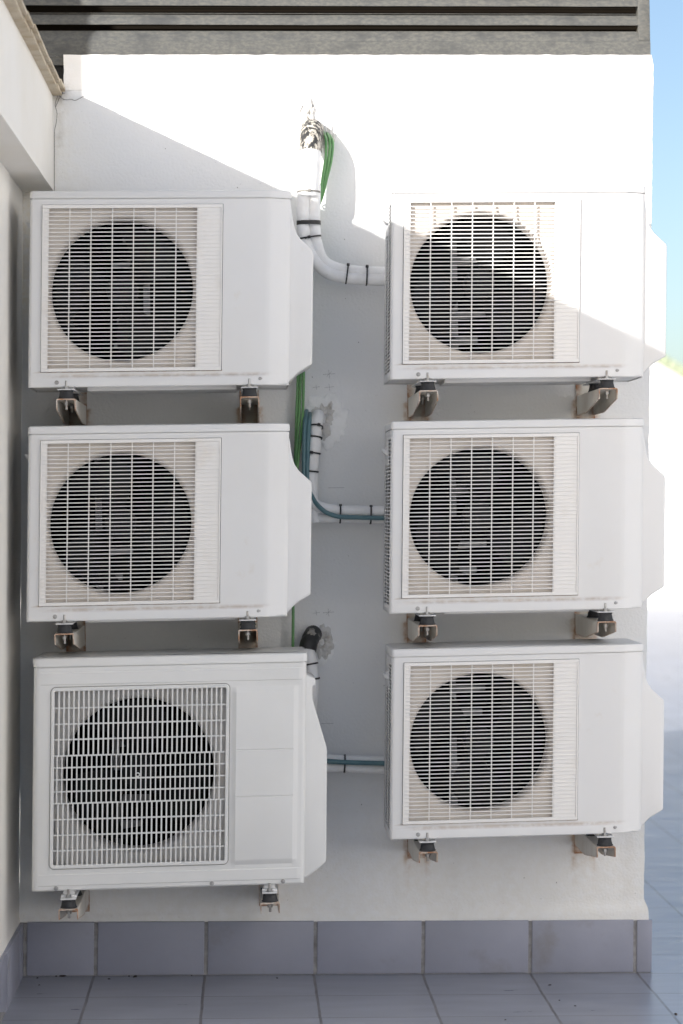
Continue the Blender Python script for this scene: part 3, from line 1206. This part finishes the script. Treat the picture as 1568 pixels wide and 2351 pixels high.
def low_x(y, z):
    return W(52, 480, 0).x + (z - W(52, 480, 0).z) * .021 - .010 * (1 - ss(.16, .20, z)) * 0 + .004 * y


nz3 = 40
for j in range(nz3 + 1):
    for i in range(ny + 1):
        y = .0 + YE * (i / ny) ** 1.4
        z = zlo + (zb_ + .002 - zlo) * j / nz3
        fl = .012 * (1 - ss(.165, .205, z))
        mb.v.append((low_x(y, z) + fl + .65 + .0015 * noise.noise(Vector((y * 4, z * 4, 5))), y, z))
for j in range(nz3):
    for i in range(ny):
        a = j * (ny + 1) + i
        mb.f.append((a, a + 1, a + ny + 2, a + ny + 1))
k = len(mb.v)
mb.v += [(low_x(YE, 0) + .65, YE, zlo), (xw, YE, zlo), (xw, YE, zb_), (low_x(YE, zb_) + .65, YE, zb_)]
mb.f.append((k, k + 1, k + 2, k + 3))
mb.build('lower_wall', 'plaster_left', lw, angle=40)
# coping slabs
xc1 = W(150, 203, 0).x
y = -.004
q = 0
while y > YE:
    L_ = .155 + random.uniform(-.004, .004) if y > -2 else .6
    xo = xc1 + kx * y + .0 * q
    j1 = random.uniform(-.0025, .0025)
    xi = face_x(y, zc) - .02
    a = MB()
    a.box(xi + .65 - .3, xo + .65 - .0105 + j1, y - L_ + .0015, y - .0015, ztp - .023, ztp - .0125)
    a.box(xi + .65 - .3, xo + .65 + j1, y - L_ + .0015, y - .0015, ztp - .0105, ztp)
    a.box(xi + .65 - .3, xo + .65 - .016 + j1, y - L_ + .0005, y - .0005, ztp - .0125, ztp - .0105)
    a.build('coping_slab', 'coping', lw, bevel=.0012)
    y -= L_
    q += 1
# skirting of the side wall
y = -.018
for q in range(6):
    a = MB()
    L_ = .12 if q == 0 else .327
    ya, yb = y - L_ + .003, y - .003
    ls = []
    for yy in (ya, yb):
        xx = low_x(yy, .1) + .65
        z0 = fz(-.65)
        ls.append([(xx - .01, yy, z0), (xx + .0135, yy, z0), (xx + .0165, yy, z0 + TH - .001), (xx - .01, yy, z0 + TH)])
    a.loops(ls)
    a.build('skirting_tile', 'tile', lw, bevel=.001)
    y -= L_
a = MB()
xx = low_x(0, .1) + .65
a.box(xx - .01, xx + .0115, -2.0, -.012, fz(-.65) - .02, fz(-.65) + TH - .004)
a.build('grout', 'grout', lw)

# round-topped flue on the roof at left: it throws the curved shadow on the louvre
XS = W(192, 170, 0).x
fr = .17
fy = -1.0
fl = empty('roof_flue', (XS + fy - fr * 1.4142, fy, zc), 'round-topped white flue on the side roof left of the picture', 'flue')
mb = MB()
ls = []
for r, z in ((fr, 0), (fr, .74), (fr * .97, .785), (fr * .88, .825), (fr * .72, .855), (fr * .5, .877), (fr * .2, .886)):
    ls.append([(r * math.cos(2 * math.pi * j / 40), r * math.sin(2 * math.pi * j / 40), z) for j in range(40)])
mb.loops(ls)
mb.build('flue_pipe', 'plaster_left', fl)
MB().box(-.25, .25, -.25, .25, -.02, .04).build('flue_base', 'plaster_left', fl, bevel=.006)

# ------------------------------------------------------------------ floor
mb = MB()
xs = [-40, -3, 3, 60]
ys = [-40, -9, 0, 9, 400]
for yq in ys:
    for xq in xs:
        mb.v.append((xq, yq, fz(max(-3, min(3, xq)))))
for j in range(len(ys) - 1):
    for i in range(len(xs) - 1):
        a = j * len(xs) + i
        mb.f.append((a, a + 1, a + len(xs) + 1, a + len(xs)))
o = mb.build('terrace_floor', 'floor', smooth=False)
tag(o, kind='structure')


# debris on the floor and skirting ledge
def specks(name, mname, spots, label, cat):
    mb = MB()
    for u, v, r in spots:
        d = fw + RT_ * ((u - PU) / F) - UP_ * ((v - PV) / F)
        # hit the floor plane
        t = (fz(0) + FB * CAM.x - CAM.z) / (d.z - FB * d.x)
        p = CAM + d * t
        if p.y > -.02:
            p.y = -.02
        k = len(mb.v)
        n = 7
        ang = random.uniform(0, 3)
        lo, hi = [], []
        for j in range(n):
            aa = 2 * math.pi * j / n
            rr = r * random.uniform(.6, 1.3)
            dx, dy = rr * 1.6 * math.cos(aa), rr * .8 * math.sin(aa)
            lo.append((p.x + dx * math.cos(ang) - dy * math.sin(ang), p.y + dx * math.sin(ang) + dy * math.cos(ang), fz(p.x) + .0004))
            hi.append((p.x + .6 * (dx * math.cos(ang) - dy * math.sin(ang)), p.y + .6 * (dx * math.sin(ang) + dy * math.cos(ang)), fz(p.x) + .0004 + r * .5))
        mb.loops([lo, hi])
    o = mb.build(name, mname)
    tag(o, label, cat, kind='stuff')


specks('leaf_litter', 'speck', [(145, 2241, .007), (130, 2240, .004), (310, 2243, .007), (296, 2242, .004), (86, 2246, .004), (250, 2248, .004), (636, 2246, .004),
                               (1263, 2262, .004), (1284, 2297, .003), (1320, 2310, .003), (1160, 2342, .003), (1552, 2329, .006), (440, 2239, .003), (90, 2262, .003)],
       'dark scraps of dry leaf litter along the tiled skirting', 'litter')

# ------------------------------------------------------------------ pipes
YP = -.095


def pts(*l):
    return smooth_path([W(u, v, y) for u, v, y in l], 7)


def rel(P, o):
    return [p - o for p in P]


def tube_r(P, r, seed, pinch=(), amp=.04):
    """lagging radius along a path: lumpy, pinched where a tie sits"""
    out = []
    for i, p in enumerate(P):
        f = 1 + amp * noise.noise(Vector((p.x * 25 + seed, p.z * 25, p.y * 25)))
        for c in pinch:
            d = (p - c).length
            f *= 1 - .17 * math.exp(-(d / .010) ** 2)
        out.append(r * f)
    return out


def dense(P, step=.004):
    out = []
    for a, b in zip(P, P[1:]):
        n = max(1, int((b - a).length / step))
        out += [a.lerp(b, k / n) for k in range(n)]
    out.append(P[-1])
    return out


def tie(parent, P, c, r, m='tie', sq=1.0, half=.0024, head=None):
    """a strap round the path at the point nearest c"""
    i = min(range(1, len(P) - 1), key=lambda k: (P[k] - c).length)
    t = (P[i + 1] - P[i - 1]).normalized()
    yv = Vector((0, -1, 0))
    yv = (yv - t * yv.dot(t)).normalized()
    w = t.cross(yv)
    mb = MB()
    ls = []
    n = 28
    for j in range(n + 1):
        a = 2 * math.pi * j / n
        d = w * math.cos(a) * sq + yv * math.sin(a)
        q = P[i] + d * r
        ls.append([q + t * half, q + t * half + d * .0016, q - t * half + d * .0016, q - t * half])
    mb.loops([[p - parent.location for p in l] for l in ls])
    if head is not None:
        d = w * math.cos(head) * sq + yv * math.sin(head)
        q = P[i] + d * (r + .002) - parent.location
        ax = [t, d, t.cross(d).normalized()]
        k = len(mb.v)
        for s1 in (-1, 1):
            for s2 in (-1, 1):
                for s3 in (-1, 1):
                    mb.v.append(tuple(q + ax[0] * s1 * .0042 + ax[1] * s2 * .003 + ax[2] * s3 * .0042))
        mb.f += [tuple(k + i for i in f) for f in ((0, 1, 3, 2), (4, 6, 7, 5), (0, 4, 5, 1), (2, 3, 7, 6), (0, 2, 6, 4), (1, 5, 7, 3))]
        tl = q + d * .002
        mb.tube([tl, tl + ax[2] * .012 - Vector((0, 0, .004))], .0012, 5)
    return mb.build('cable_tie', m, parent)


# upper bundle
A0 = W(716, 300, 0)
p1 = empty('insulated_pipe', A0, 'thick white insulated pipe bundle with peeling black tape, topmost on the wall', 'pipe', 'white insulated pipes on the wall')
Pc = dense(pts((717, 300, .03), (717, 301, -.03), (714, 318, -.075), (713, 345, -.092), (711, 400, -.097), (709, 450, -.095), (709, 500, -.092)))
Rc = []
for p in Pc:
    Rc.append(.0315 if p.z > W(710, 440, -.095).z else .0315 - .006 * ss(0, .06, W(710, 440, -.095).z - p.z))
i_t = min(range(len(Pc)), key=lambda i: abs(Pc[i].z - W(713, 352, -.09).z) + (0 if Pc[i].y < -.06 else 9))
i_e = min(range(len(Pc)), key=lambda i: abs(Pc[i].z - W(710, 452, -.095).z))
mb = MB().tube(rel(Pc[i_t - 4:i_e], A0), [r * (1 + .03 * noise.noise(Vector((i * .2, 1, 1)))) for i, r in enumerate(Rc[i_t - 4:i_e])], 28)
mb.build('wrap', 'lagging', p1)
mb = MB().tube(rel(Pc[:i_t], A0), [r * 1.07 + .0018 * noise.noise(Vector((i * .7, 4, 1))) for i, r in enumerate(Rc[:i_t])], 28)
mb.build('tape', 'tape', p1)
for du, r, sd, yy in ((-12, .0195, 1.0, -.094), (13, .0185, 4.0, -.090)):
    P = dense(pts((713 + du * .7, 425, yy), (709 + du, 450, yy), (708 + du, 500, yy), (711 + du, 545, yy + .002), (722 + du * .8, 582, yy + .004), (745 + du * .2, 612 - du * .55, yy + .004),
                  (780, 627 - du * .62, yy + .004), (830, 633 - du * .62, yy + .004), (890, 635 - du * .62, yy + .004), (960, 637 - du * .62, yy + .004)))
    pin = [W(709 + du, 513, yy), W(711 + du, 547, yy), W(796, 630 - du * .6, yy), W(842, 633 - du * .6, yy)]
    MB().tube(rel(P, A0), tube_r(P, r, sd, pin), 20).build('pipe', 'lagging', p1)
Pm = dense(pts((709, 430, -.092), (708.5, 500, -.092), (711, 545, -.09), (722, 582, -.088), (745, 611, -.088), (780, 627, -.088), (830, 633, -.088), (890, 635, -.088)))
tie(p1, Pm, W(709, 440, -.092), .0335, 'tie_grey', head=1.6)
tie(p1, Pm, W(711, 547, -.09), .0225, sq=1.45, head=1.5)
tie(p1, Pm, W(796, 630, -.088), .0215, sq=1.28, head=2.9, half=.0022)
tie(p1, Pm, W(842, 633, -.088), .0215, sq=1.28, head=2.8, half=.0022)
# black tape strip
tie(p1, Pm, W(709, 512, -.092), .0225, 'tape2', sq=1.5, half=.006)

# middle pipe
B0 = W(728, 955, 0)
p2 = empty('insulated_pipe', B0, 'white insulated pipe pinched by black ties, running down from the round plaster patch', 'pipe', 'white insulated pipes on the wall')
P = dense(pts((731, 955, .03), (730, 956, -.02), (727, 968, -.05), (724, 1000, -.065), (720, 1035, -.07), (716, 1070, -.07), (714, 1100, -.07), (716, 1150, -.07), (722, 1200, -.07)))
pin = [W(726, 985, -.06), W(723, 1003, -.065), W(719, 1043, -.07), W(715, 1080, -.07)]
MB().tube(rel(P, B0), tube_r(P, .0195, 2.0, pin, .06), 20).build('pipe', 'lagging', p2)
for c, r, h, m in ((W(726, 982, -.06), .0195, 1.9, 'tie'), (W(723, 1003, -.065), .0205, None, 'tie'), (W(719, 1042, -.07), .0205, 1.3, 'tie'), (W(715, 1082, -.07), .0205, None, 'tie')):
    tie(p2, P, c, r, m, head=h)
C0 = W(800, 1180, -.08)
p3 = empty('insulated_pipe', C0, 'pair of white insulated pipes running level between the two middle AC units', 'pipe', 'white insulated pipes on the wall')
pin1 = [W(781, 1170, -.085), W(851, 1170, -.085)]
P = dense(pts((690, 1120, -.08), (712, 1150, -.085), (740, 1166, -.085), (781, 1172, -.085), (851, 1174, -.085), (895, 1175, -.085), (960, 1176, -.085)))
MB().tube(rel(P, C0), tube_r(P, .0165, 7.0, [W(781, 1172, -.085), W(851, 1174, -.085)], .05), 18).build('pipe', 'lagging', p3)
P = dense(pts((690, 1188, -.075), (725, 1190, -.075), (781, 1191, -.075), (851, 1192, -.075), (895, 1193, -.075), (960, 1194, -.075)))
MB().tube(rel(P, C0), tube_r(P, .0125, 9.0, [W(781, 1191, -.075), W(851, 1192, -.075)], .10), 18).build('pipe', 'lagging', p3)
Pm = dense(pts((720, 1180, -.082), (781, 1181, -.082), (851, 1183, -.082), (895, 1184, -.082)))
for u in (781, 851):
    tie(p3, Pm, W(u, 1182, -.082), .0235, sq=1.08, head=3.0)
# lower pipe
D0 = W(820, 1753, -.08)
p4 = empty('insulated_pipe', D0, 'pair of white insulated pipes running level between the two lowest AC units', 'pipe', 'white insulated pipes on the wall')
for dv, r, sd in ((-8, .0135, 11.0), (11, .0145, 13.0)):
    P = dense(pts((690, 1743 + dv, -.08), (755, 1750 + dv, -.08), (791, 1751 + dv * .9, -.08), (850, 1754 + dv, -.08), (895, 1755 + dv, -.08), (960, 1756 + dv, -.08)))
    MB().tube(rel(P, D0), tube_r(P, r, sd, [W(791, 1751 + dv, -.08)], .05), 18).build('pipe', 'lagging', p4)
tie(p4, P, W(791, 1762, -.08), .0165, head=-3.0)
i4 = 0
Pm = dense(pts((740, 1750, -.08), (791, 1752, -.08), (895, 1755, -.08)))
tie(p4, Pm, W(791, 1752, -.08), .0235, sq=1.06)
# taped stub over the lowest left unit
E0 = W(722, 1452, 0)
p5 = empty('insulated_pipe', E0, 'white insulated pipe wrapped in black tape, coming out of the square broken hole', 'pipe', 'white insulated pipes on the wall')
P = dense(pts((724, 1452, .03), (722, 1453, -.01), (716, 1460, -.04), (709, 1478, -.065), (706, 1500, -.075), (712, 1530, -.08), (715, 1570, -.08), (711, 1620, -.08), (705, 1660, -.08)))
i1 = min(range(len(P)), key=lambda i: (P[i] - W(719, 1456, -.025)).length)
i2 = min(range(len(P)), key=lambda i: (P[i] - W(706, 1496, -.073)).length)
MB().tube(rel(P[:i1 + 3], E0), .0195, 20).build('pipe', 'lagging', p5)
MB().tube(rel(P[i1:i2], E0), [.0265 + .0015 * noise.noise(Vector((i * .5, 0, 3))) for i in range(i2 - i1)], 24).build('tape', 'tape2', p5)
MB().tube(rel(P[i2 - 3:], E0), tube_r(P[i2 - 3:], .0225, 3.3, [], .05), 20).build('pipe', 'lagging', p5)
tie(p5, P, W(712, 1524, -.08), .024)
tie(p5, P, W(716, 1560, -.08), .024)


# ------------------------------------------------------------------ cables
def cable(name, m, label, r, *path):
    P = dense(pts(*path), .006)
    o = MB().tube(rel(P, P[0]), r, 12).build(name, m, loc=P[0])
    tag(o, label, 'cable', 'electrical cables on the wall')
    return o


cable('electrical_cable', 'green', 'bright green cable, rightmost strand of those falling past the round plaster patch', .0044,
      (741, 303, .02), (743, 305, -.02), (748, 322, -.06), (748, 360, -.078), (742, 400, -.078), (736, 440, -.066), (722, 520, -.058), (705, 640, -.055), (697, 780, -.055), (697, 860, -.055), (695, 950, -.055),
      (690, 1010, -.068), (683, 1070, -.072), (676, 1130, -.07), (672, 1200, -.07))
cable('electrical_cable', 'green', 'green cable, middle strand of those falling past the round plaster patch', .0044,
      (748, 306, .02), (752, 308, -.02), (757, 326, -.055), (755, 360, -.075), (748, 400, -.07), (738, 445, -.06), (718, 520, -.05), (695, 640, -.05), (689, 780, -.05), (690, 860, -.05), (687, 950, -.05),
      (683, 1010, -.06), (679, 1070, -.065), (675, 1130, -.06), (672, 1200, -.06))
cable('electrical_cable', 'green', 'long green cable reaching down to the larger vertical-barred AC unit', .0044,
      (755, 312, .02), (758, 313, -.02), (764, 330, -.05), (760, 370, -.066), (750, 410, -.066), (740, 450, -.058), (715, 520, -.045), (690, 640, -.045), (684, 780, -.045), (684, 860, -.045), (681, 950, -.045),
      (678, 1050, -.05), (675, 1150, -.05), (673, 1300, -.05), (673, 1420, -.05), (672.5, 1500, -.05), (674, 1560, -.05))
cable('electrical_cable', 'teal', 'teal cable, left of the pair strapped beside the pinched white pipe', .0068,
      (705, 944, .02), (703, 946, -.02), (701, 962, -.06), (699, 1000, -.082), (698, 1040, -.085), (698, 1090, -.085), (699, 1150, -.08))
cable('electrical_cable', 'teal', 'teal cable, right of the pair strapped beside the pinched white pipe', .0068,
      (712, 950, .02), (711, 952, -.02), (710, 968, -.062), (708, 1000, -.085), (706.5, 1040, -.088), (705, 1090, -.088), (708, 1120, -.09), (718, 1143, -.095), (728, 1158, -.103), (745, 1174, -.107),
      (765, 1183, -.107), (785, 1187, -.106), (820, 1188, -.105), (860, 1189, -.105), (900, 1190, -.105), (960, 1191, -.105))
cable('electrical_cable', 'teal', 'teal cable lying along the white pipes between the two lowest AC units', .0072,
      (690, 1735, -.1), (740, 1746, -.102), (791, 1750, -.103), (850, 1752, -.103), (900, 1753, -.103), (960, 1755, -.103))
cable('electrical_cable', 'teal', 'teal cable curving behind the bend of the upper white pipe bundle', .0055,
      (725, 520, -.06), (728, 560, -.062), (734, 585, -.062), (744, 600, -.062), (770, 615, -.062), (820, 625, -.062))

# ------------------------------------------------------------------ distant white building with green tile edge
gy = 25.0
g = empty('white_building', W(1540, 1200, gy), 'distant sunlit white building with sloping green tiled edge', 'building')
GL = g.location.copy()
ln_pts = [(1440, 792), (1508, 834), (1568, 870), (1640, 913), (1760, 985)]
mb = MB()
Z0 = -1.0
front, back = [], []
for u, v in ln_pts:
    p = W(u, v, gy)
    front.append(p - GL)
prof = [(p.x, p.z) for p in front] + [(front[-1].x + 14, front[-1].z), (front[-1].x + 14, Z0 - GL.z), (front[0].x - 2, Z0 - GL.z), (front[0].x - 2, front[0].z)]
mb.loops([[(x, yy, z) for x, z in prof] for yy in (0, 5)])
mb.build('wall', 'far_white', g, smooth=False)
a, b = front[0], front[-1]
n = 18
for i in range(n):
    p, q = a.lerp(b, i / n), a.lerp(b, (i + .93) / n)
    d = (q - p).normalized()
    nn = Vector((-d.z, 0, d.x))
    mb = MB()
    mb.loops([[tuple(Vector((c.x, yy, c.z)) + nn * h) for c, h in ((p, .0), (q, .0), (q, .13), (p, .15))] for yy in (-.12, .35)])
    mb.build('roof_tile', 'far_green', g, bevel=.02)

# unseen white block added at right to bounce light into the shade
bounce_block = empty('white_building', (3.0, -7.4, fz(3)), 'plain white block added outside the picture at right to bounce light', 'building')
MB().box(0, 4, -6.6, 6.7, -.2, 5.2).build('wall', 'far_white', bounce_block)
MB().box(-.06, 4.06, -6.66, 6.76, 5.2, 5.32).build('bounce_block_edge', 'far_white', bounce_block)
for yy in (-4.2, 0, 4.2):
    fr_ = MB().box(-.05, .0, yy - .55, yy + .55, 1.0, 1.06).build('bounce_block_window', 'far_white', bounce_block)
    MB().box(-.012, .002, yy - .5, yy + .5, 1.06, 2.2).build('bounce_block_pane', 'hub', fr_)

# ------------------------------------------------------------------ light
pa, pb = W(192, 218, 0), W(670, 440, 0)
sl = (pb.z - pa.z) / (pb.x - pa.x)
SUN = Vector((1.0, 1.0, sl)).normalized()
sd = bpy.data.lights.new('sun', 'SUN')
so = bpy.data.objects.new('sun', sd)
COL.objects.link(so)
sd.energy = 2.0
sd.angle = rad(.55)
sd.color = (1, .97, .93)
so.rotation_euler = SUN.to_track_quat('-Z', 'Y').to_euler()
so.location = (-3, -6, 5)
w = bpy.data.worlds.new('World')
sc.world = w
w.use_nodes = True
nt = w.node_tree
sky = nt.nodes.new('ShaderNodeTexSky')
sky.sky_type = 'NISHITA'
sky.sun_disc = False
elev = math.asin(-SUN.z)
sky.sun_elevation = elev
sky.sun_rotation = math.atan2(-SUN.x, -SUN.y)
sky.air_density = .83
sky.dust_density = 1.6
sky.ozone_density = 1.0
nt.links.new(sky.outputs[0], nt.nodes['Background'].inputs[0])
nt.nodes['Background'].inputs[1].default_value = .055
print('SUN', SUN, 'elev', math.degrees(elev))
sc.view_settings.view_transform = 'Standard'
sc.view_settings.look = 'None'
sc.view_settings.exposure = 1.76
sc.cycles.max_bounces = 10
sc.cycles.diffuse_bounces = 6
sc.cycles.use_denoising = True
